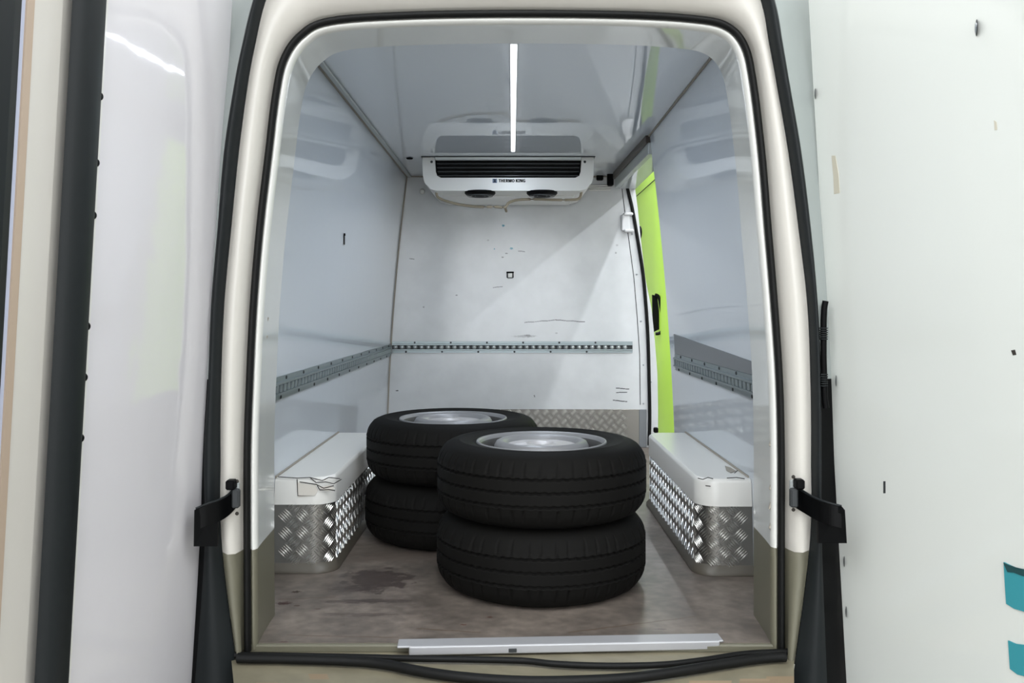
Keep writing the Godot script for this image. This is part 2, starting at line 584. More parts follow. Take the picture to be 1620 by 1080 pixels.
# one group of five raised bars of a checker plate, 5 bars side by side at 45 degrees
func tread(s: SurfaceTool, c: Vector3, ex: Vector3, ey: Vector3, n: Vector3, flip: bool):
	var along := (ex + ey).normalized() if flip else (ex - ey).normalized()
	var across := n.cross(along).normalized()
	smooth(s, false)
	for k in 5:
		var o := c + across * (k - 2) * 0.0082
		var l := 0.0205
		var w := 0.0027
		var h := n * 0.0030
		var a := o - along * l
		var b := o + along * l
		var p1 := o + across * w
		var p2 := o - across * w
		var t1 := o - along * l * 0.55 + h
		var t2 := o + along * l * 0.55 + h
		tri_out(s, a, p1, t1, -along + across + n * 0.3)
		tri_out(s, p1, t2, t1, across)
		tri_out(s, p1, b, t2, along + across)
		tri_out(s, a, t1, p2, -along - across)
		tri_out(s, p2, t1, t2, -across)
		tri_out(s, p2, t2, b, along - across)

# ------------------------------------------------------------------ rear door frame
const SEAL := [[389, 1033], [388, 873], [388, 720], [392, 600], [398, 480], [408, 360], [422, 240], [433, 150], [446, 92], [474, 52], [520, 30], [640, 21], [815, 18], [990, 20], [1095, 26], [1150, 37], [1180, 68], [1194, 125], [1208, 240], [1218, 360], [1228, 480], [1236, 600], [1239, 720], [1239, 870], [1239, 1033]]
const BAND_IN := [[385, 1125], [352, 873], [349, 720], [350, 600], [355, 480], [366, 360], [378, 240], [392, 135], [404, 70], [421, 0], [452, -62], [600, -95], [813, -100], [1020, -95], [1170, -62], [1203, 0], [1217, 70], [1229, 135], [1247, 240], [1263, 360], [1277, 480], [1282, 600], [1283, 720], [1280, 870], [1246, 1125]]
const BAND_OUT := [[305, 1135], [324, 873], [323, 720], [330, 600], [335, 480], [345, 360], [355, 240], [371, 135], [384, 70], [401, 0], [430, -80], [590, -120], [813, -125], [1030, -120], [1195, -80], [1225, 0], [1238, 70], [1249, 135], [1267, 240], [1282, 360], [1293, 480], [1298, 600], [1299, 720], [1300, 873], [1310, 1135]]

func loop(a: Array, d: float) -> PackedVector3Array:
	var p := PackedVector3Array()
	for q in a:
		p.append(P(q[0], q[1], d))
	return spline(p, 8)

func inset(l: PackedVector3Array, o: float, d: float) -> PackedVector3Array:   # moved towards the opening by o, set at depth d
	var r := PackedVector3Array()
	for i in l.size():
		var t := l[mini(i + 1, l.size() - 1)] - l[maxi(i - 1, 0)]
		var n := Vector3(t.y, -t.x, 0).normalized()
		r.append(Vector3(l[i].x + n.x * o, l[i].y + n.y * o, -d))
	return r

func part_of(rows: Array, a: int, b: int) -> Array:
	var r := []
	for row in rows:
		r.append((row as PackedVector3Array).slice(a, b + 1))
	return r

func rear_frame():
	var sl := loop(SEAL, 2.4)
	var bi := loop(BAND_IN, 2.38)
	var bo := loop(BAND_OUT, 2.36)
	var n := sl.size()
	var lip := [inset(sl, 0.022, 2.45), inset(sl, 0.023, 2.435), inset(sl, 0.018, 2.423), inset(sl, 0.012, 2.42), inset(sl, 0.008, 2.43), inset(sl, -0.012, 2.43)]
	var rev := [inset(sl, 0.009, 2.66), inset(sl, 0.016, 2.52), inset(sl, 0.022, 2.45)]
	var mid := PackedVector3Array()
	var mid2 := PackedVector3Array()
	var mid3 := PackedVector3Array()
	for i in n:
		mid.append(sl[i].lerp(bi[i], 0.35) + Vector3(0, 0, 0.018))
		mid2.append(sl[i].lerp(bi[i], 0.65) + Vector3(0, 0, 0.024))
		mid3.append(sl[i].lerp(bi[i], 0.88) + Vector3(0, 0, 0.008))
	var jamb := [inset(sl, -0.012, 2.43), inset(sl, -0.016, 2.41), mid, mid2, mid3, bi]
	var s := new_st()
	loft(s, part_of(lip, 8, n - 9))
	var fr := struct("trim_2", s, M.jamb_white, "white lip round the rear door opening", "trim")
	s = new_st()
	loft(s, part_of(rev, 8, n - 9))
	obj("reveal", s, M.reveal, fr).set_meta("label", "glossy grey white reveal behind the lip")
	s = new_st()
	loft(s, part_of(rev, 0, 8))
	loft(s, part_of(rev, n - 9, n - 1))
	loft(s, part_of(lip, 0, 8))
	loft(s, part_of(lip, n - 9, n - 1))
	obj("floor_coating", s, M.olive, fr).set_meta("label", "olive grey floor coating run up the lip")
	for q in [[423, 506, 2.508, 0.016], [422, 477, 2.508, 0.012], [422, 533, 2.508, 0.010], [1219, 700, 2.442, 0.020], [1219, 770, 2.442, 0.016], [1219, 797, 2.442, 0.030], [1219, 830, 2.442, 0.022]]:
		boxm("paint_chip", P(q[0], q[1], q[2]), Vector3(0.004, q[3], 0.010), M.sealant, fr, 0.0015, Basis(Vector3.FORWARD, 0.3))
	s = new_st()
	loft(s, part_of(jamb, 8, n - 9))
	var jb := struct("trim_3", s, M.cream, "cream painted rounded jamb between the two black rubber seals", "trim")
	s = new_st()
	loft(s, part_of(jamb, 0, 8))
	loft(s, part_of(jamb, n - 9, n - 1))
	obj("floor_coating", s, M.olive, jb).set_meta("label", "olive grey coating on the foot of the jamb")
	# back face of the frame and its outer skin, so that no light comes in round the opening
	var big := PackedVector3Array()
	var outer := PackedVector3Array()
	for i in n:
		var q := bo[i]
		var dir := Vector3(q.x, maxf(0.0, q.y - 1.2), 0).normalized()
		outer.append(q + dir * 0.24 + Vector3(0, 0, -0.24))
		big.append(Vector3(q.x, q.y, -2.66) + dir * 0.24)
	s = new_st()
	loft(s, [inset(sl, 0.009, 2.66), big])
	loft(s, [outer, big])
	var ob := PackedVector3Array()
	var ob2 := PackedVector3Array()
	for i in n:
		ob.append(bo[i].lerp(outer[i], 0.3) + Vector3(0, 0, 0.02))
		ob2.append(bo[i].lerp(outer[i], 0.65) + Vector3(0, 0, 0.015))
	loft(s, part_of([bo, ob, ob2, outer], 24, n - 25))
	struct("trim_4", s, M.body_grey, "pale grey rear body corner outside the door seal", "trim")
	# rubbers
	s = new_st()
	var r1 := []
	for k in 9:
		var a := PI * k / 8.0
		r1.append(inset(sl, 0.0095 * cos(a), 2.418 - 0.014 * sin(a)))
	loft(s, r1)
	tag(obj("door_seal", s, M.rubber), "black rubber bulb seal following the inner rim of the rear opening", "seal")
	s = new_st()
	var r2 := []
	for k in 7:
		var f := k / 6.0
		var row := PackedVector3Array()
		for i in n:
			row.append(bi[i].lerp(bo[i], f) + Vector3(0, 0, 0.004 + 0.022 * sin(PI * f)))
		r2.append(row)
	loft(s, r2)
	tag(obj("door_seal", s, M.rubber_dull), "wide black rubber band round the outside of the cream jamb", "seal")
	# sill
	s = new_st()
	loft(s, [PackedVector3Array([Vector3(-0.655, -0.022, -2.1), Vector3(0.67, -0.022, -2.1)]), PackedVector3Array([Vector3(-0.78, -0.022, -2.45), Vector3(0.78, -0.022, -2.45)])], false)
	loft(s, [PackedVector3Array([Vector3(-0.655, -0.022, -2.1), Vector3(0.67, -0.022, -2.1)]), PackedVector3Array([Vector3(-0.655, -0.16, -2.08), Vector3(0.67, -0.16, -2.08)]), PackedVector3Array([Vector3(-0.78, -0.16, -2.5), Vector3(0.78, -0.16, -2.5)])], false)
	struct("trim_5", s, M.sill, "olive rear sill step with painted tan reflections below the load floor", "trim")
	s = new_st()
	box(s, Vector3(0, -0.013, -2.436), Vector3(1.44, 0.022, 0.02), 0.004)
	struct("trim_6", s, M.olive, "olive coated edge of the load floor above the sill", "trim")
	# lower corners of the body, coloured black in the door gaps
	for e in [[0, 24, "left"], [n - 25, n - 1, "right"]]:
		s = new_st()
		loft(s, part_of([bo, ob, ob2, outer], e[0], e[1]))
		tag(obj("black_corner", s, M.black), "black lower body corner in the gap beside the %s rear door" % e[2], "housing")

# ------------------------------------------------------------------ rear doors, both swung open
func leaf(sg: float, t: float, u: float, h: float, off: float) -> Vector3:   # u from the hinge, off towards the opening
	var x0 := 0.852 - 0.0557 * h if sg < 0 else 0.898 - 0.0557 * h
	var ct := 1.0 / sqrt(1.0 + t * t)
	return Vector3(sg * (x0 + u * t * ct - off * ct), h, -(2.4 - u * ct) - off * t * ct * 1.0)

func strip(s: SurfaceTool, sg: float, t: float, us: Array, h0: float, h1: float, is_smooth := true, n := 16):  # us: [[u, off], ...] swept up the leaf
	var rows := []
	for q in us:
		var row := PackedVector3Array()
		for k in n + 1:
			row.append(leaf(sg, t, q[0], lerpf(h0, h1, float(k) / n), q[1]))
		rows.append(row)
	loft(s, rows, is_smooth)

func door_left():
	var sg := -1.0
	var t := 0.08
	var h0 := -0.55
	var h1 := 2.05
	var s := new_st()
	strip(s, sg, t, [[0.0, -0.06], [0.0, -0.01], [0.01, 0.0], [0.66, 0.0], [0.66, -0.06], [0.0, -0.06]], h0, h1, false, 24)
	var d := struct("door_1", s, M.door_gel_l, "open left rear door with glossy pale grey lining", "door")
	s = new_st()
	strip(s, sg, t, [[0.66, -0.02], [0.735, -0.02], [0.745, -0.012], [0.831, -0.012], [0.831, -0.06], [0.66, -0.06]], h0, h1, false)
	obj("flange", s, M.cream, d).set_meta("label", "cream painted door flange beyond the black seal")
	s = new_st()
	var us := []
	for k in 11:
		var a := PI * k / 10.0
		us.append([0.687 - 0.043 * cos(a), -0.004 + 0.030 * pow(sin(a), 0.7)])
	strip(s, sg, t, us, h0, h1)
	obj("seal", s, M.rubber_dull, d).set_meta("label", "thick black rubber door seal")
	s = new_st()
	strip(s, sg, t, [[0.622, 0.0], [0.622, 0.004], [0.637, 0.004], [0.637, 0.0]], h0, h1, false)
	obj("retainer_strip", s, M.jamb_white, d)
	for q in [[162, 155], [152, 258], [143, 340], [133, 516], [128, 597], [117, 695]]:
		var a: float = (q[0] - 810.0) / F
		var b: float = (488.0 - q[1]) / F
		var dd := -0.9928 / (a - 0.0557 * b - t)
		screw(d, leaf(sg, t, 0.632, EYE + b * dd, 0.003), Vector3(1, 0, 0.2), 0.008, M.black)
	s = new_st()
	strip(s, sg, t, [[0.831, -0.06], [0.831, -0.010], [0.852, -0.010], [0.852, -0.06]], h0, h1, false)
	obj("sealant_line", s, M.tan_strip, d)
	s = new_st()
	strip(s, sg, t, [[0.852, -0.06], [0.852, -0.013], [0.870, -0.015], [0.870, -0.06]], h0, h1, false)
	obj("edge_strip", s, M.lavender, d)
	s = new_st()
	strip(s, sg, t, [[0.870, -0.06], [0.870, -0.008], [0.90, 0.0], [0.96, -0.005], [0.97, -0.06]], h0, h1, false)
	obj("edge_rubber", s, M.rubber_dull, d)
	s = new_st()
	strip(s, sg, t, [[0.0, -0.062], [0.97, -0.062], [0.97, -0.10], [0.0, -0.10], [0.0, -0.062]], h0, h1, false)
	obj("outer_skin", s, M.paint_white, d)
	screw(d, leaf(sg, t, 0.015, 0.545, 0.0), Vector3(1, 0, 0.1), 0.006, M.steel)

func on_right(px: float, py: float) -> Vector3:          # where the line of sight meets the right door's lining
	var t := 0.36
	var a := (px - 810.0) / F
	var b := (488.0 - py) / F
	var d := (0.898 - 0.0557 * EYE + 2.4 * t) / (a + 0.0557 * b + t)
	return P(px, py, d)

func door_right():
	var sg := 1.0
	var t := 0.36
	var h0 := -0.55
	var h1 := 2.05
	var s := new_st()
	strip(s, sg, t, [[0.0, -0.06], [0.0, -0.006], [0.006, 0.0], [0.74, 0.0], [0.74, -0.06], [0.0, -0.06]], h0, h1, false, 24)
	var d := struct("door_2", s, M.door_gel_r, "open right rear door with glossy greenish white lining", "door")
	s = new_st()
	strip(s, sg, t, [[0.655, 0.0], [0.655, 0.002], [0.74, 0.003], [0.74, -0.03]], h0, h1, false)
	obj("retainer_strip", s, M.pale_strip, d)
	s = new_st()
	strip(s, sg, t, [[0.742, -0.06], [0.742, 0.01], [0.77, 0.024], [0.80, 0.01], [0.80, -0.01], [0.86, -0.01], [0.86, -0.06]], h0, h1, false)
	obj("seal", s, M.rubber_dull, d)
	s = new_st()
	strip(s, sg, t, [[0.0, -0.062], [0.86, -0.062], [0.86, -0.10], [0.0, -0.10], [0.0, -0.062]], h0, h1, false)
	obj("outer_skin", s, M.paint_white, d)
	var nrm := (leaf(sg, t, 0.3, 0.5, 0.1) - leaf(sg, t, 0.3, 0.5, 0.0)).normalized()
	for q in [[1545, 44, 0.0105], [1290, 148, 0.0085], [1323, 602, 0.0085], [1336, 888, 0.0085], [1339, 967, 0.0085]]:
		var o := screw(d, on_right(q[0], q[1]), nrm, q[2] * 1.15, M.steel, "bolt")
		o.scale.y = 0.5
		var c := put("washer", done(dot_mesh(q[2] * 1.7, 0.0015), M.galv_dark), d)
		c.transform = Transform3D(facing(nrm), on_right(q[0], q[1]))
	# torn spots where the turquoise core shows, an old filler patch, small marks
	for patch in [[[1590, 889], [1600, 894], [1607, 897], [1624, 901], [1624, 968], [1607, 963], [1594, 955], [1592, 925]], [[1597, 1013], [1608, 1018], [1624, 1020], [1624, 1070], [1612, 1067], [1600, 1058]]]:
		flake(d, patch, "torn_patch", M.turquoise, nrm, 0.003)
	flake(d, [[1591, 890], [1600, 894], [1607, 897], [1624, 901], [1624, 912], [1608, 906], [1598, 905]], "torn_edge", M.turquoise_dark, nrm, 0.005)
	flake(d, [[1316, 246], [1322, 246], [1327, 275], [1329, 305], [1320, 307], [1319, 280]], "filler_patch", M.filler, nrm, 0.001)
	flake(d, [[1398, 761], [1401, 761], [1401, 780], [1398, 780]], "slot_mark", M.galv_dark, nrm, 0.001)
	flake(d, [[1573, 190], [1577, 193], [1578, 205], [1574, 206]], "scuff_mark", M.filler, nrm, 0.0008)
	flake(d, [[1600, 554], [1606, 553], [1608, 561], [1603, 562]], "rust_spot", M.crack, nrm, 0.0008)

func flake(parent: Node, px: Array, called: String, m: Material, n: Vector3, h: float):
	var ctr := Vector3.ZERO
	var a := []
	for q in px:
		a.append(on_right(q[0], q[1]))
		ctr += a[-1] / px.size()
	prism3(parent, a, ctr, n, h, called, m)

func prism3(parent: Node, a: Array, ctr: Vector3, n: Vector3, h: float, called: String, m: Material):
	var s := new_st()
	smooth(s, false)
	for i in a.size():
		var p: Vector3 = a[i]
		var q: Vector3 = a[(i + 1) % a.size()]
		tri_out(s, ctr + n * h, p + n * h, q + n * h, n)
		quad_out(s, p, q, q + n * h, p + n * h, (p + q) / 2.0 - ctr)
	obj(called, s, m, parent)

# ------------------------------------------------------------------ lime vehicle outside the side door
func neighbour_vehicle():
	var t := thing("green_van", "lime green vehicle flank seen through the open side door", "vehicle", Vector3(1.6, -0.68, -10.6))
	var rows := []
	for z in [1.75, 1.70, 0.5, -1.5, -2.0]:
		var e := 0.05 if z > 1.72 else 0.0
		var row := PackedVector3Array()
		for q in [[0.06, 0.02], [0.0, 0.1], [0.0, 1.2], [0.0, 2.2], [0.01, 3.2], [0.06, 3.45], [0.25, 3.6], [1.5, 3.6], [1.8, 3.4], [1.85, 0.5], [1.8, 0.02], [0.06, 0.02]]:
			row.append(Vector3(q[0] + (e if q[0] < 1.0 else -e), q[1], z))
		rows.append(row)
	var s := new_st()
	loft(s, rows)
	for e in [0, 4]:
		smooth(s, false)
		for k in 11:
			tri_out(s, Vector3(0.95, 1.4, rows[e][0].z), rows[e][k], rows[e][k + 1], Vector3(0, 0, 1 if e == 0 else -1))
	obj("body", s, M.lime, t)
	boxm("roof_seam", Vector3(0.008, 3.05, -0.2), Vector3(0.012, 0.008, 3.3), M.galv_dark, t, 0.001)
	for z in [-1.5]:
		s = new_st()
		lathe(s, Vector3(0.0, 0.33, z), PackedVector2Array([Vector2(0.1, 0.0), Vector2(0.2, 0.0), Vector2(0.32, 0.01), Vector2(0.33, -0.03), Vector2(0.33, -0.2)]), 36, Basis(Vector3(0, 0, 1), Vector3(-1, 0, 0), Vector3(0, 1, 0)))
		obj("wheel", s, M.tyre, t)
	# upright black pull handle on the flank
	s = new_st()
	var hp := PackedVector3Array()
	var o := Vector3(-1.6, 0.68, 10.6)
	for q in [[1036, 466], [1041, 468], [1044, 476], [1047, 495], [1049, 512], [1048, 522], [1043, 527], [1037, 528]]:
		hp.append(P(q[0], q[1], 9.55) + o)
	tube(s, spline(hp, 4), 0.017, 8)
	var hd := obj("handle", s, M.black_shiny, t)
	s = new_st()
	var poly := PackedVector2Array()
	for q in [[1032, 466], [1040, 468], [1042, 490], [1044, 520], [1033, 526]]:
		var p := P(q[0], q[1], 9.62) + o
		poly.append(Vector2(p.x, p.y))
	slab(s, poly, Vector3(0, 0, P(0, 0, 9.62).z + 10.6), Vector3.RIGHT, Vector3.UP, Vector3(0, 0, -0.03))
	obj("recess", s, M.black, hd)

# ------------------------------------------------------------------ side door opening
func side_door_fittings():
	var s := new_st()
	var pts := PackedVector3Array()
	for q in [[990, 288], [994, 303], [1001, 333], [1010, 385], [1017, 430], [1021, 470], [1025, 530], [1027, 600], [1028, 660], [1027, 704]]:
		pts.append(P(q[0], q[1], 5.868))
	tube(s, spline(pts, 5), 0.011, 8)
	tag(obj("door_seal", s, M.rubber), "slim black rubber seal down the pillar of the side door opening", "seal")
	# door track under the ceiling
	var a := Vector3(0.675, 1.775, -5.70)
	var b := Vector3(0.705, 1.785, -4.50)
	var dir := (b - a).normalized()
	var bs := Basis(dir.cross(Vector3.UP).normalized(), Vector3.UP, -dir)
	var ln := a.distance_to(b)
	var t := thing("door_track", "dark toothed track along the top of the side door opening", "track", (a + b) / 2.0)
	t.basis = bs
	boxm("channel", Vector3(0, 0.0, 0), Vector3(0.05, 0.045, ln), M.brown_track, t, 0.004)
	boxm("flange", Vector3(-0.002, -0.05, 0), Vector3(0.03, 0.06, ln), M.galv_light, t, 0.003)
	s = new_st()
	for k in 44:
		var z := -ln / 2.0 + 0.02 + k * (ln - 0.04) / 43.0
		box(s, Vector3(-0.027, -0.014, z), Vector3(0.006, 0.016, 0.011), 0.001)
	tag(obj("teeth", s, M.steel, t), "", "", "", "stuff")
	# rubber blocks in the corner
	var k1 := boxm("stop_block", P(949, 280, 5.86), Vector3(0.045, 0.045, 0.03), M.black, self, 0.006)
	tag(k1, "small black rubber block on the back wall beside the cooling unit", "stop block")
	var k2 := boxm("stop_block", P(965.5, 284, 5.80), Vector3(0.042, 0.085, 0.04), M.black, self, 0.008)
	tag(k2, "taller black rubber block under the back end of the toothed track", "stop block")
	var hs := thing("pipe_stub", "short white ribbed pipe stub behind the small black block", "pipe", P(948, 297, 5.875))
	for k in 3:
		s = new_st()
		tube(s, PackedVector3Array([Vector3(-0.07, 0.012 - k * 0.014, 0), Vector3(0.075, 0.016 - k * 0.014, 0)]), 0.006, 8)
		obj("pipe", s, M.unit_white, hs)
	# white latch bracket on the pillar
	var lb := thing("latch_bracket", "white latch bracket on the pillar beside the side door seal", "bracket", P(989.5, 352, 5.86))
	boxm("plate", Vector3(0, 0, 0), Vector3(0.055, 0.11, 0.03), M.paint_white, lb, 0.006)
	boxm("lug", Vector3(0.016, 0.055, 0.008), Vector3(0.062, 0.020, 0.045), M.paint_white, lb, 0.006)
	boxm("lug", Vector3(0.022, -0.055, 0.008), Vector3(0.062, 0.020, 0.045), M.paint_white, lb, 0.006)
	var rl := thing("latch_roller", "small black roller behind the side door seal", "roller", P(1012, 368, 5.93))
	s = new_st()
	lathe(s, Vector3.ZERO, PackedVector2Array([Vector2(0, 0.012), Vector2(0.03, 0.012), Vector2(0.045, 0.006), Vector2(0.045, -0.006), Vector2(0.03, -0.012), Vector2(0, -0.012)]), 20, Basis(Vector3(0, 0, 1), Vector3(0.9, 0, 0.43), Vector3(0, 1, 0)))
	obj("wheel", s, M.black, rl)
	boxm("hub", Vector3(0.0, 0, 0.012), Vector3(0.018, 0.018, 0.012), M.galv_dark, rl, 0.003)
	var ft := boxm("stop_block", P(1037.5, 680, 5.80), Vector3(0.03, 0.035, 0.03), M.black, self, 0.006)
	tag(ft, "little black foot block at the bottom of the side door pillar", "stop block")

# ------------------------------------------------------------------ wheel arch boxes
func arch_path(sg: float, grow: float) -> PackedVector2Array:      # (x, depth) round the box from wall to wall
	var xi := (0.628 if sg < 0 else 0.645) - grow
	var xo := 0.838
	var d0 := (3.085 if sg < 0 else 3.055) - grow
	var d1 := 4.20 + grow
	var r := 0.075
	var p := PackedVector2Array([Vector2(xo, d0)])
	for k in 9:
		var a := PI / 2.0 * k / 8.0
		p.append(Vector2(xi + r - r * sin(a), d0 + r - r * cos(a)))
	for k in 9:
		var a := PI / 2.0 * k / 8.0
		p.append(Vector2(xi + r - r * cos(a), d1 - r + r * sin(a)))
	p.append(Vector2(xo, d1))
	for k in p.size():
		p[k].x *= sg
	return p

func wall_row(p: PackedVector2Array, y: float, shrink := 0.0) -> PackedVector3Array:
	var r := PackedVector3Array()
	var n := p.size()
	for i in n:
		var q := p[i]
		var x := q.x
		if i == 0 or i == n - 1:
			x = signf(q.x) * (half(y) - 0.001)
		r.append(Vector3(x, y, -q.y))
	if shrink > 0.0:
		for i in range(1, n - 1):
			var c := Vector3(signf(r[i].x) * 0.76, y, -3.64)
			var dx := r[i] - c
			r[i] -= Vector3(signf(dx.x) * shrink if absf(dx.x) > 0.05 else 0.0, 0, signf(dx.z) * shrink * clampf((absf(dx.z) - 0.45) / 0.1, 0.0, 1.0))
		r[0].z += -shrink
		r[n - 1].z += shrink
	return r

func wheel_boxes():
	for sg in [-1.0, 1.0]:
		var side := "left" if sg < 0 else "right"
		var t := thing("wheel_arch_box", ("white topped wheel arch box on the left, front edge badly cracked and chipped" if sg < 0 else "white topped wheel arch box beside the side door, top lightly scratched"), "wheel box", Vector3.ZERO)
		var p := arch_path(sg, 0.0)
		var pc := arch_path(sg, 0.006)
		var pb := arch_path(sg, 0.016)
		var s := new_st()
		loft(s, [wall_row(pc, 0.238), wall_row(pc, 0.318), wall_row(pc, 0.327, 0.003), wall_row(pc, 0.332, 0.010)])
		var top := wall_row(pc, 0.332, 0.010)
		smooth(s, false)
		for i in top.size():
			tri_out(s, Vector3(sg * 0.76, 0.332, -3.64), top[i], top[(i + 1) % top.size()], Vector3.UP)
		var cap := obj("cap", s, M.box_white, t)
		s = new_st()
		loft(s, [wall_row(p, 0.03), wall_row(p, 0.239)])
		var pl := obj("tread_plate", s, M.alu, t)
		s = new_st()
		loft(s, [wall_row(pb, 0.001), wall_row(pb, 0.012), wall_row(p, 0.034)])
		obj("coving", s, M.coving, t)
		# raised bars along the path
		s = new_st()
		var lens := [0.0]
		for i in p.size() - 1:
			lens.append(lens[-1] + p[i].distance_to(p[i + 1]))
		var cnt := int(lens[-1] / 0.0305)
		for k in cnt:
			var l := 0.018 + k * 0.0305
			var i := 0
			while i < p.size() - 2 and lens[i + 1] < l:
				i += 1
			var f: float = (l - lens[i]) / (lens[i + 1] - lens[i])
			if f > 1.0: continue
			var c := p[i].lerp(p[i + 1], f)
			var e2 := (p[i + 1] - p[i]).normalized()
			var ex := Vector3(e2.x, 0, -e2.y)
			var nn := Vector3.UP.cross(ex)
			if nn.dot(Vector3(c.x, 0, -c.y) - Vector3(sg * 0.76, 0, -3.64)) < 0.0:
				nn = -nn
			if l < 0.02 or l > lens[-1] - 0.02: continue
			for j in 7:
				if (k + j) % 2 == 0:
					tread(s, Vector3(c.x, 0.045 + j * 0.0305, -c.y) + nn * 0.0005, ex, Vector3.UP, nn, j % 2 == 0)
		tag(obj("tread_bars", s, M.alu_bar, pl), "", "", "", "stuff")
		# sealant along the wall
		s = new_st()
		tube(s, PackedVector3Array([Vector3(sg * (half(0.333) - 0.002), 0.334, -3.08), Vector3(sg * (half(0.333) - 0.002), 0.334, -4.2)]), 0.0045, 6)
		obj("sealant_bead", s, M.sealant, cap)
		var n := Vector3(0, 0, 1)
		if sg < 0:
			cracks(cap, [[[440, 754], [470, 756], [490, 755], [510, 760], [520, 755], [538, 757]], [[490, 755], [500, 763], [515, 762], [528, 765], [540, 758]], [[474, 762], [500, 766], [512, 772], [528, 768]], [[470, 758], [471, 784], [500, 784]], [[502, 768], [506, 775], [520, 774], [530, 776]]], 3.076)
			for f in [[[471, 763], [484, 766], [499, 767], [503, 775], [499, 783], [486, 785], [472, 786]], [[505, 771], [521, 767], [530, 772], [516, 777]]]:
				var a := []
				var ctr := Vector3.ZERO
				for q in f:
					a.append(P(q[0], q[1], 3.079))
					ctr += a[-1] / f.size()
				prism3(cap, a, ctr, n, 0.0025, "chip", M.foam)
		else:
			cracks(cap, [[[1104, 756], [1112, 758], [1120, 755], [1128, 757]], [[1116, 768], [1124, 769]], [[1150, 756], [1165, 755], [1178, 757]]], 3.048)
			var tp := func(px: float, py: float) -> Vector3:
				return P(px, py, F * (EYE - 0.333) / (py - 488.0))
			s = new_st()
			tube(s, PackedVector3Array([tp.call(1190, 700), tp.call(1186, 735), tp.call(1178, 741), tp.call(1168, 743), tp.call(1162, 748)]), 0.0014, 5)
			obj("scratch", s, M.crack, cap)
			var a := [tp.call(1147, 737), tp.call(1156, 740), tp.call(1164, 745), tp.call(1156, 748), tp.call(1149, 744)]
			prism3(cap, a, (a[0] + a[2] + a[4]) / 3.0, Vector3.UP, 0.0015, "chip", M.sealant)

func cracks(parent: Node, lines: Array, d: float):
	for l in lines:
		var p := PackedVector3Array()
		for q in l:
			p.append(P(q[0], q[1], d))
		var s := new_st()
		tube(s, p, 0.0016, 5)
		obj("crack", s, M.crack, parent)

# ------------------------------------------------------------------ slotted lashing rails
# local frame: x along the rail, y up, z out of the wall
func rail(label: String, a: Vector3, b: Vector3, n: Vector3, h: float, pitch: float, screws: float, bright: bool) -> Node3D:
	var t := thing("lashing_rail", label, "lashing rail", (a + b) / 2.0, "slotted lashing rails round the load space")
	var x := (b - a).normalized()
	var z := (n - x * n.dot(x)).normalized()
	t.basis = Basis(x, z.cross(x), z)
	var L := a.distance_to(b)
	var q := h / 2.0
	var prof := [[-q, 0.0], [-q, 0.004], [-q * 0.60, 0.004], [-q * 0.54, 0.014], [-q * 0.36, 0.014], [-q * 0.34, 0.003], [q * 0.34, 0.003], [q * 0.36, 0.014], [q * 0.54, 0.014], [q * 0.60, 0.004], [q, 0.004], [q, 0.0]]
	var s := new_st()
	var rows := []
	for p in prof:
		rows.append(PackedVector3Array([Vector3(-L / 2, p[0], p[1]), Vector3(L / 2, p[0], p[1])]))
	loft(s, rows, false)
	obj("channel", s, M.galv, t)
	boxm("slot_floor", Vector3(0, 0, 0.002), Vector3(L, q * 0.68, 0.003), M.galv_dark, t, 0.0)
	s = new_st()
	var cnt := int(L / pitch)
	for k in cnt:
		var xx := -L / 2 + pitch * (k + 0.5)
		if bright:
			lathe(s, Vector3(xx, 0, 0.004), PackedVector2Array([Vector2(pitch * 0.36, 0), Vector2(pitch * 0.30, 0.006), Vector2(pitch * 0.15, 0.010), Vector2(0, 0.011)]), 10, Basis(Vector3(1, 0, 0), Vector3(0, 0, 1), Vector3(0, -1, 0)))
		else:
			box(s, Vector3(xx, 0, 0.008), Vector3(pitch * 0.48, q * 0.72, 0.010), 0.003)
	tag(obj("rungs", s, M.galv_light if bright else M.galv, t), "", "", "", "stuff")
	var m := int(L / screws)
	for k in m:
		for sy in [-1.0, 1.0]:
			screw(t, Vector3(-L / 2 + screws * (k + 0.5 + 0.12 * sy), sy * q * 0.8, 0.004), Vector3(0, 0, 1), 0.0065, M.galv_dark)
	return t

func rails():
	var yl := 0.645
	rail("slotted galvanised lashing rail along the left side wall", Vector3(-half(yl) + 0.002, yl, -2.72), Vector3(-half(yl) + 0.002, yl, -5.86), Vector3(1, -0.05, 0), 0.08, 0.052, 0.26, false)
	rail("slotted galvanised lashing rail across the back wall", Vector3(-0.795, 0.664, -5.877), Vector3(0.80, 0.664, -5.877), Vector3(0, 0, 1), 0.076, 0.0435, 0.24, true)
	var yr := 0.658
	rail("slotted galvanised lashing rail on the right wall under a painted grey reflection band", Vector3(half(yr) - 0.002, yr, -4.36), Vector3(half(yr) - 0.002, yr, -2.72), Vector3(-1, -0.05, 0), 0.08, 0.052, 0.26, false)
	var s := new_st()  # thin grey plate standing in for a reflection on the glossy wall
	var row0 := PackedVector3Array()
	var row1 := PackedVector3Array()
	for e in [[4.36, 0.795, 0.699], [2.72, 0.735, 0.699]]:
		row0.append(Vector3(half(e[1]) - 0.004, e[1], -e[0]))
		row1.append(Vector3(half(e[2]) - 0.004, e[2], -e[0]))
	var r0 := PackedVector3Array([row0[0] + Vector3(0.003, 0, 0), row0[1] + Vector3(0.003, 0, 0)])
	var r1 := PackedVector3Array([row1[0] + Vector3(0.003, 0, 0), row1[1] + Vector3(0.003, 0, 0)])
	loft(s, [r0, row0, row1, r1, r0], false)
	tag(obj("reflection_band", s, M.grey_strip), "smooth painted grey reflection band tapering along the right wall above the lashing rail", "reflection band")

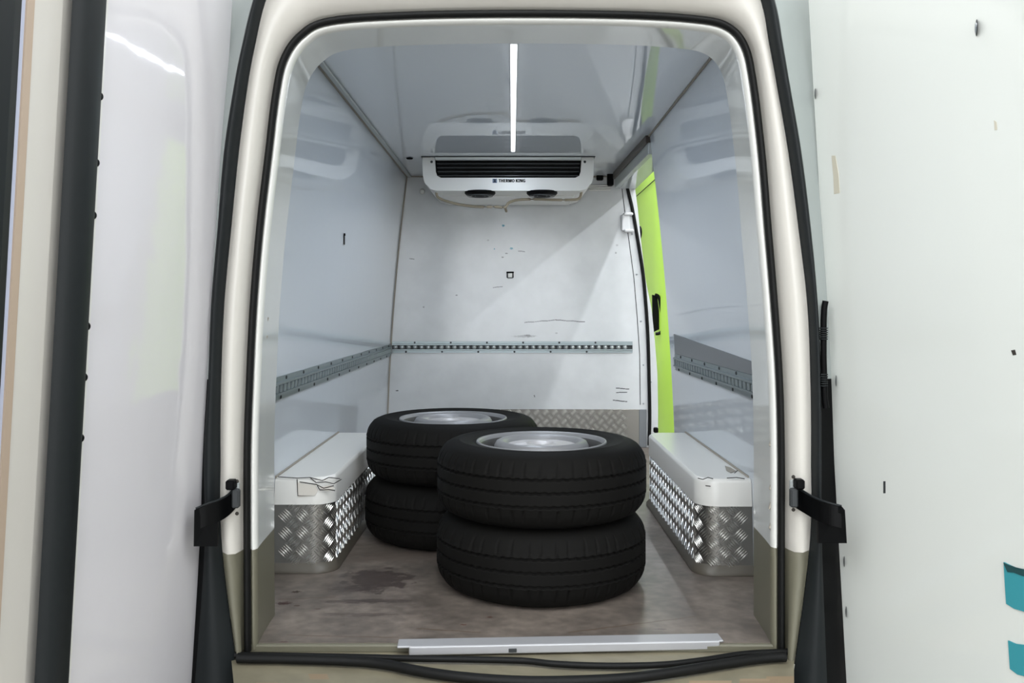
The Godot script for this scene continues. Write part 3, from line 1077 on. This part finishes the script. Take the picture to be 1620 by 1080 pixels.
# ------------------------------------------------------------------ cooling unit under the ceiling
func cooling_unit():
	var t := thing("cooling_unit", "white ceiling cooling unit with black louvred grille against the back wall", "cooling unit", Vector3(-0.022, 1.8, -5.13))
	# local: x across, y down negative, z = towards the viewer; front at z 0, back at -0.74
	var w := 0.497
	var s := new_st()
	# side cross-section, front to back, of the shell around the grille (z, y)
	var rows := []
	for q in [[w, 0.0], [w, -0.035], [w - 0.002, -0.11], [w - 0.012, -0.15], [w - 0.045, -0.187], [w - 0.08, -0.197]]:
		var row := PackedVector3Array()
		for sx in [-1.0, 1.0]:
			row.append(Vector3(sx * q[0], q[1] * (0.95 if sx < 0 else 1.0), -0.735 if sx < 0 else 0.0))
			row.append(Vector3(sx * q[0], q[1] * (1.0 if sx < 0 else 0.95), 0.0 if sx < 0 else -0.735))
		rows.append(row)
	loft(s, part_of(rows, 0, 1))
	loft(s, part_of(rows, 2, 3))
	smooth(s, false)
	var bt: PackedVector3Array = rows[5]
	quad_out(s, bt[0], bt[1], bt[2], bt[3], Vector3.DOWN)
	# front face round the opening: polygon strips
	var gx := 0.424
	var gy0 := -0.022
	var gy1 := -0.122
	var outl := PackedVector2Array()
	for r in rows:
		outl.append(Vector2(r[1].x, r[1].y))
	for i in range(5, -1, -1):
		outl.append(Vector2(rows[i][2].x, rows[i][2].y))
	var left := PackedVector2Array([Vector2(-w, 0), Vector2(-w, -0.035), Vector2(-w + 0.002, -0.11), Vector2(-w + 0.012, -0.15), Vector2(-w + 0.045, -0.187), Vector2(-w + 0.08, -0.197), Vector2(0, -0.197), Vector2(0, gy1), Vector2(-gx + 0.035, gy1), Vector2(-gx + 0.012, gy1 + 0.012), Vector2(-gx + 0.004, gy1 + 0.035), Vector2(-gx, gy0), Vector2(-gx, 0)])
	var right := PackedVector2Array()
	for q in left:
		right.append(Vector2(-q.x, q.y))
	slab(s, left, Vector3(0, 0, -0.012), Vector3.RIGHT, Vector3.UP, Vector3(0, 0, 0.014))
	slab(s, right, Vector3(0, 0, -0.012), Vector3.RIGHT, Vector3.UP, Vector3(0, 0, 0.014))
	obj("housing", s, M.unit_white, t)
	boxm("top_trim", Vector3(0, -0.012, 0.004), Vector3(2 * gx, 0.022, 0.02), M.galv_light, t, 0.004)
	boxm("gasket", Vector3(0, -0.002, -0.36), Vector3(2 * w + 0.012, 0.004, 0.76), M.galv_dark, t, 0.0)
	boxm("grille_back", Vector3(0, -0.07, -0.06), Vector3(2 * gx, 0.10, 0.01), M.black, t, 0.0)
	for k in 4:
		var y := -0.040 - k * 0.0235
		boxm("louvre", Vector3(0, y, -0.022), Vector3(2 * gx - 0.016 - 0.006 * k, 0.0045, 0.034), M.slat, t, 0.001, Basis(Vector3.RIGHT, -0.12))
	for sx in [-1.0, 1.0]:
		screw(t, Vector3(sx * 0.444, -0.03, 0.002), Vector3(0, 0, 1), 0.0075, M.galv_dark)
		s = new_st()
		var c := Vector3(-0.165 if sx < 0 else 0.198, -0.195, -0.055)
		lathe(s, c, PackedVector2Array([Vector2(0.09, 0.0), Vector2(0.09, -0.012), Vector2(0.082, -0.02), Vector2(0.03, -0.024), Vector2(0, -0.024)]), 32)
		var fan := obj("fan", s, M.black, t)
		for k in 3:
			s = new_st()
			var ring := PackedVector3Array()
			for j in 29:
				ring.append(c + Vector3(cos(TAU * j / 28) * (0.03 + 0.022 * k), -0.026, sin(TAU * j / 28) * (0.03 + 0.022 * k)))
			tube(s, ring, 0.002, 5, false)
			obj("guard_ring", s, M.slat, fan)
	# marking: badge and lettering
	var tm := TextMesh.new()
	var f := SystemFont.new()
	f.font_names = PackedStringArray(["Droid Sans"])
	f.font_weight = 700
	tm.font = f
	tm.text = "THERMO KING"
	tm.font_size = 32
	tm.pixel_size = 0.00088
	tm.depth = 0.0012
	tm.material = M.ink
	for k in 3:                                            # heavy strokes
		var o := put("lettering", tm, t)
		o.position = Vector3(0.022 + (k - 1) * 0.0009, -0.1395, 0.0028)
		o.scale = Vector3(0.8, 0.9, 1)
	var bd := boxm("badge", Vector3(-0.078, -0.140, 0.0025), Vector3(0.026, 0.024, 0.002), M.icon_blue, t, 0.0)
	boxm("mark", Vector3(-0.078, -0.134, 0.0038), Vector3(0.016, 0.004, 0.001), M.ink, bd, 0.0)
	boxm("mark", Vector3(-0.078, -0.146, 0.0038), Vector3(0.016, 0.004, 0.001), M.ink, bd, 0.0)
	boxm("mark", Vector3(-0.077, -0.140, 0.0038), Vector3(0.005, 0.010, 0.001), M.ink, bd, 0.0)
	boxm("drip_tray", Vector3(0, -0.193, -0.46), Vector3(0.80, 0.014, 0.46), M.unit_white, t, 0.005)
	# hose
	s = new_st()
	var hp := PackedVector3Array()
	for q in [[690, 303], [693, 312], [706, 318], [730, 324], [758, 327], [783, 327], [797, 328], [801, 326], [806, 320], [820, 316], [845, 315], [875, 316], [900, 316], [916, 314], [920, 303]]:
		hp.append(P(q[0], q[1], 5.25) - t.position)
	tube(s, spline(hp, 4), 0.008, 8)
	var hs := obj("drain_hose", s, M.hose, t)
	hs.set_meta("label", "beige drain hose sagging below")
	s = new_st()
	tube(s, PackedVector3Array([P(799, 327, 5.25) - t.position, P(800, 331, 5.27) - t.position, P(801, 334, 5.32) - t.position]), 0.008, 8)
	obj("outlet", s, M.hose, hs)

# ------------------------------------------------------------------ four loose wheels in two stacks
func tyre_mesh() -> ArrayMesh:
	var n := 480
	var H := 0.240
	var prof := []                                    # [radius, height, zig weight, groove depth, sipe weight]
	for q in [[0.205, 0.206], [0.212, 0.217], [0.221, 0.227], [0.228, 0.231], [0.232, 0.230], [0.236, 0.232], [0.256, 0.236], [0.272, 0.2375], [0.276, 0.2393], [0.281, 0.2393], [0.285, 0.2375], [0.300, 0.2355], [0.316, 0.229], [0.326, 0.223], [0.333, 0.215]]:
		prof.append([q[0], q[1], 0.0, 0.0, 0.0])
	prof.append([0.3405, 0.205, 0.0, 0.0, 0.5])
	prof.append([0.3455, 0.196, 0.0, 0.0, 1.0])
	prof.append([0.349, 0.186, 0.0, 0.0, 1.0])
	prof.append([0.351, 0.172, 0.0, 0.0, 1.0])
	for g in [0.163, 0.122, 0.080]:
		for e in [[0.0075, 0.0], [0.0046, 0.0], [0.0040, 0.12], [0.0030, 1.0], [-0.0030, 1.0], [-0.0040, 0.12], [-0.0046, 0.0], [-0.0075, 0.0]]:
			prof.append([0.353, g + e[0], 1.0, e[1] * 0.008, 0.0])
		if g > 0.09:
			prof.append([0.353, g - 0.020, 0.0, 0.0, 0.0])
	prof.append([0.351, 0.068, 0.0, 0.0, 1.0])
	prof.append([0.349, 0.054, 0.0, 0.0, 1.0])
	prof.append([0.3455, 0.044, 0.0, 0.0, 1.0])
	prof.append([0.3405, 0.035, 0.0, 0.0, 0.5])
	for q in [[0.333, 0.025], [0.326, 0.017], [0.316, 0.011], [0.300, 0.0045], [0.281, 0.0], [0.256, 0.007], [0.232, 0.018], [0.212, 0.033], [0.205, 0.044]]:
		prof.append([q[0], q[1], 0.0, 0.0, 0.0])
	var s := new_st()
	var rows := []
	var r := RandomNumberGenerator.new()
	r.seed = 5
	var sipe := []
	for k in n:
		sipe.append(0.0)
	var k0 := 0
	while k0 < n:
		sipe[k0] = 1.0
		k0 += 8 + r.randi() % 5
	for p in prof:
		var row := PackedVector3Array()
		for k in n + 1:
			var a := TAU * k / n
			var rad: float = p[0] - p[3]
			var y: float = p[1]
			y += p[2] * 0.0013 * (1.0 if (k / 3) % 2 == 0 else -1.0)
			rad -= p[4] * 0.007 * sipe[k % n]
			row.append(Vector3(rad * cos(a), y, rad * sin(a)))
		rows.append(row)
	loft(s, rows)
	return done(s, M.tyre)

func wheels():
	var tm := tyre_mesh()
	var s := new_st()
	lathe(s, Vector3.ZERO, PackedVector2Array([Vector2(0.200, 0.012), Vector2(0.216, 0.030), Vector2(0.219, 0.035), Vector2(0.206, 0.045), Vector2(0.196, 0.07), Vector2(0.182, 0.10), Vector2(0.182, 0.14), Vector2(0.198, 0.190), Vector2(0.2065, 0.206), Vector2(0.217, 0.220), Vector2(0.222, 0.228), Vector2(0.220, 0.233), Vector2(0.216, 0.233), Vector2(0.211, 0.226), Vector2(0.207, 0.220)]), 72)
	var rim := done(s, M.rim)
	s = new_st()
	lathe(s, Vector3.ZERO, PackedVector2Array([Vector2(0.207, 0.220), Vector2(0.201, 0.212), Vector2(0.194, 0.185), Vector2(0.191, 0.10), Vector2(0.172, 0.098), Vector2(0.165, 0.160)]), 72)
	var well := done(s, M.rim_well)
	s = new_st()
	lathe(s, Vector3.ZERO, PackedVector2Array([Vector2(0.165, 0.160), Vector2(0.161, 0.216), Vector2(0.153, 0.230), Vector2(0.143, 0.235), Vector2(0.130, 0.232), Vector2(0.122, 0.224), Vector2(0.117, 0.218)]), 72)
	var disc := done(s, M.rim)
	s = new_st()
	var rows := []
	for q in [[0.117, 0.218, 0.0], [0.104, 0.217, 0.3], [0.085, 0.219, 1.0], [0.055, 0.222, 0.6], [0.042, 0.224, 0.0], [0.036, 0.214, 0.0], [0.0, 0.212, 0.0]]:
		var row := PackedVector3Array()
		for k in 73:
			var a := TAU * k / 72
			row.append(Vector3(q[0] * cos(a), q[1] + 0.004 * q[2] * cos(5.0 * a), q[0] * sin(a)))
		rows.append(row)
	loft(s, rows)
	var hub := done(s, M.hub)
	s = new_st()
	lathe(s, Vector3.ZERO, PackedVector2Array([Vector2(0.014, 0.0), Vector2(0.013, 0.004), Vector2(0.0, 0.005)]), 14)
	var vent := done(s, M.black)
	s = new_st()
	tube(s, PackedVector3Array([Vector3(0.192, 0.17, 0), Vector3(0.186, 0.195, 0)]), 0.004, 8)
	var valve := done(s, M.black)
	var w := thing("wheel", "upper wheel of the front stack, pale steel rim facing up", "wheel", Vector3(0.100, 0.2405, -3.01), "loose wheels stacked in pairs")
	put("tyre", tm, w)
	var rm := put("rim", rim, w)
	put("rim_well", well, rm).set_meta("label", "dull dark inner wall of the rim")
	put("wheel_disc", disc, w).set_meta("label", "raised pale ring of the steel wheel")
	put("hub_face", hub, w)
	for k in 8:
		var a := TAU * (k + 0.35) / 8
		var v := put("vent_hole", vent, rm)
		v.transform = Transform3D(Basis(Vector3.UP, -a) * Basis.from_scale(Vector3(0.85, 1, 2.6)), Vector3(cos(a) * 0.1795, 0.150, sin(a) * 0.1795))
	put("valve", valve, rm)
	w.rotation.y = 0.4
	var list := [[0.098, 0.0, -3.012, 1.3, "lower wheel of the front stack, flat on the load floor nearest the sill"], [-0.242, 0.2405, -3.645, 2.6, "upper wheel of the back stack, silver rim facing up behind the front stack"], [-0.247, 0.0, -3.642, 4.0, "lower wheel of the back stack, on the floor by the left wheel box"]]
	for q in list:
		var c: Node3D = w.duplicate()
		name_in(c, "wheel", self)
		c.position = Vector3(q[0], q[1], q[2])
		c.rotation.y = q[3]
		c.set_meta("label", q[4])

# ------------------------------------------------------------------ small things
func small_things():
	# ceiling light strip
	var t := thing("light_strip", "narrow white light strip running down the middle of the ceiling", "light strip", Vector3(0.006, 1.8, -3.92))
	boxm("housing", Vector3(0, -0.003, 0), Vector3(0.026, 0.006, 2.0), M.paint_white, t, 0.001)
	boxm("diffuser", Vector3(0, -0.008, 0), Vector3(0.022, 0.006, 1.98), M.led, t, 0.002)
	var a := AreaLight3D.new()
	a.name = "light"
	a.area_size = Vector2(0.022, 1.96)
	a.light_energy = 0.9
	a.light_color = Color(0.90, 0.945, 1.0)
	a.area_range = 10.0
	a.area_attenuation = 2.0
	a.shadow_enabled = true
	a.position = Vector3(0, -0.0125, 0)
	a.rotation_degrees = Vector3(-90, 0, 0)
	t.add_child(a)
	# threshold strip
	t = thing("threshold_strip", "scratched silver aluminium threshold strip on the front edge of the floor", "threshold strip", Vector3(0.135, 0.0, -2.437))
	t.rotation.y = 0.05
	boxm("plate", Vector3(0, 0.004, -0.005), Vector3(0.895, 0.006, 0.055), M.scuffed_alu, t, 0.002)
	boxm("nosing", Vector3(0.01, -0.004, 0.026), Vector3(0.85, 0.024, 0.010), M.scuffed_alu, t, 0.003)
	boxm("clip", Vector3(-0.135, -0.006, 0.032), Vector3(0.022, 0.010, 0.004), M.galv_dark, t, 0.001)
	# loose seal lengths hanging across the sill
	var sp := func(px: float, py: float) -> Vector3:
		return P(px, py, F * (EYE + 0.009) / (py - 488.0))
	var s := new_st()
	var p := PackedVector3Array()
	for q in [[372, 1036], [450, 1037], [560, 1039], [660, 1041.5], [760, 1043], [830, 1045], [880, 1050], [960, 1053], [1050, 1051], [1120, 1043], [1180, 1034], [1262, 1030]]:
		p.append(sp.call(q[0], q[1]))
	tube(s, spline(p, 6), 0.009, 8)
	tag(obj("loose_seal", s, M.rubber), "thin loose black rubber strip lying straight along the sill", "seal")
	s = new_st()
	p = PackedVector3Array()
	for q in [[378, 1040], [480, 1042], [560, 1045], [610, 1050], [660, 1060], [720, 1069], [790, 1075], [860, 1077], [940, 1075], [1010, 1070], [1080, 1060], [1140, 1050], [1200, 1041], [1240, 1038]]:
		p.append(sp.call(q[0], q[1]) + Vector3(0, 0.004, 0.012))
	tube(s, spline(p, 6), 0.013, 10)
	tag(obj("loose_seal", s, M.rubber), "thick black rubber seal sagging in a loop over the sill", "seal")
	# door check straps
	strap(-1.0, "black door check strap and hinge bracket at the left jamb", [[374, 770, 2.37], [362, 782, 2.33], [348, 790, 2.30], [330, 796, 2.28], [311, 804, 2.27]], [[310, 805, 2.27], [309, 862, 2.27], [346, 862, 2.30], [347, 792, 2.31]], [[366, 381], [757, 803]], [375, 757, 816])
	strap(1.0, "black door check strap and hinge bracket at the right jamb", [[1258, 770, 2.37], [1272, 778, 2.33], [1290, 788, 2.29], [1310, 795, 2.26], [1330, 800, 2.25]], [[1329, 799, 2.25], [1334, 805, 2.25], [1337, 857, 2.25], [1292, 857, 2.29], [1292, 790, 2.30]], [[1247, 1264], [752, 806]], [1255, 750, 810])
	# ribbed cable boot between body and right door
	t = thing("cable_boot", "black ribbed rubber cable boot in the gap beside the right door", "cable boot", Vector3.ZERO)
	s = new_st()
	p = PackedVector3Array()
	for q in [[1306, 476], [1304, 488], [1303, 510], [1303, 530], [1303, 565], [1304, 600], [1305, 630], [1307, 645]]:
		p.append(P(q[0], q[1], 2.352))
	tube(s, spline(p, 5), 0.008, 10)
	obj("tube", s, M.black, t)
	for k in 12:
		var py := 519.0 + k * 3.4 if k < 6 else 592.0 + (k - 6) * 3.6
		s = new_st()
		lathe(s, P(1303.0, py, 2.35), PackedVector2Array([Vector2(0.007, 0.0022), Vector2(0.011, 0.0012), Vector2(0.011, -0.0012), Vector2(0.007, -0.0022)]), 14)
		obj("rib", s, M.rubber_dull, t)
	# hook in the left wall, clip on the back wall, grommet in the ceiling
	var hx := half(1.19)
	t = thing("wall_hook", "small black hook slot in the left side wall", "hook", Vector3(-hx + 0.002, 1.235, -4.02))
	boxm("plate", Vector3(0, 0, 0), Vector3(0.006, 0.055, 0.05), M.paint_white, t, 0.001)
	boxm("slot", Vector3(0.003, 0, 0.004), Vector3(0.006, 0.05, 0.028), M.black, t, 0.002)
	boxm("pin", Vector3(0.007, 0.02, 0.014), Vector3(0.010, 0.012, 0.01), M.black, t, 0.002)
	t = thing("wall_clip", "small black and white clip on the back wall above the rail", "clip", P(807, 435, 5.875))
	boxm("top_bar", Vector3(0, 0.018, 0), Vector3(0.05, 0.010, 0.016), M.black, t, 0.002)
	boxm("arm", Vector3(-0.019, 0, 0), Vector3(0.008, 0.036, 0.012), M.black, t, 0.002)
	boxm("arm", Vector3(0.019, 0, 0), Vector3(0.008, 0.036, 0.012), M.black, t, 0.002)
	boxm("body", Vector3(0, -0.002, 0.002), Vector3(0.030, 0.030, 0.012), M.unit_white, t, 0.003)
	boxm("bottom_bar", Vector3(0, -0.019, 0), Vector3(0.036, 0.004, 0.012), M.galv_dark, t, 0.001)
	var g := put("ceiling_grommet", done(dot_mesh(0.02, 0.008), M.black))
	g.transform = Transform3D(facing(Vector3.DOWN), Vector3(-0.598, 1.799, -5.17))
	tag(g, "small black round grommet in the ceiling left of the cooling unit", "grommet")
	var kn := put("wall_button", done(dot_mesh(0.018, 0.012), M.unit_white))
	kn.transform = Transform3D(facing(Vector3(0, 0, 1)), P(668, 303, 5.878))
	tag(kn, "round white button on the back wall under the left end of the cooling unit", "button")

func strap(sg: float, label: String, path: Array, plate: Array, br: Array, scr: Array):
	var t := thing("check_strap", label, "door strap", Vector3.ZERO)
	# strap: a flat band swept along the path
	var p := PackedVector3Array()
	for q in path:
		p.append(P(q[0], q[1], q[2]))
	p = spline(p, 5)
	var s := new_st()
	var rows := []
	for q in p:
		rows.append(PackedVector3Array([q + Vector3(0, 0.0, 0.006), q + Vector3(0, -0.055, 0.006), q + Vector3(0, -0.055, -0.006), q + Vector3(0, 0.0, -0.006), q + Vector3(0, 0.0, 0.006)]))
	loft(s, rows, false)
	var st := obj("band", s, M.black_shiny, t)
	s = new_st()
	var e := PackedVector3Array()
	for q in p:
		e.append(q + Vector3(0, 0.001, 0.006))
	tube(s, e, 0.003, 6)
	obj("edge", s, M.rubber_dull, st)
	var a := []
	var ctr := Vector3.ZERO
	for q in plate:
		a.append(P(q[0], q[1], q[2]))
		ctr += a[-1] / plate.size()
	prism3(t, a, ctr, Vector3(0, 0, 1), 0.012, "end_plate", M.black)
	var x0 := P(br[0][0], br[1][0], 2.375)
	var x1 := P(br[0][1], br[1][1], 2.375)
	boxm("bracket", (x0 + x1) / 2.0 + Vector3(0, 0, 0.012), Vector3(absf(x1.x - x0.x), absf(x1.y - x0.y) * 0.8, 0.012), M.galv_light, t, 0.003)
	boxm("hinge_pin", P(br[0][1] if sg > 0 else br[0][0], (br[1][0] + br[1][1]) / 2.0 - 14.0, 2.345), Vector3(0.024, 0.026, 0.03), M.black, t, 0.004)
	boxm("jaw", P((br[0][0] + br[0][1]) / 2.0, (br[1][0] + br[1][1]) / 2.0 + 8.0, 2.345), Vector3(0.020, 0.05, 0.02), M.galv_dark, t, 0.004)
	for k in 2:
		screw(t, P(scr[0], scr[1 + k] + (1 if k == 0 else -1) * 4, 2.352), Vector3(0, 0, 1), 0.005, M.crack)
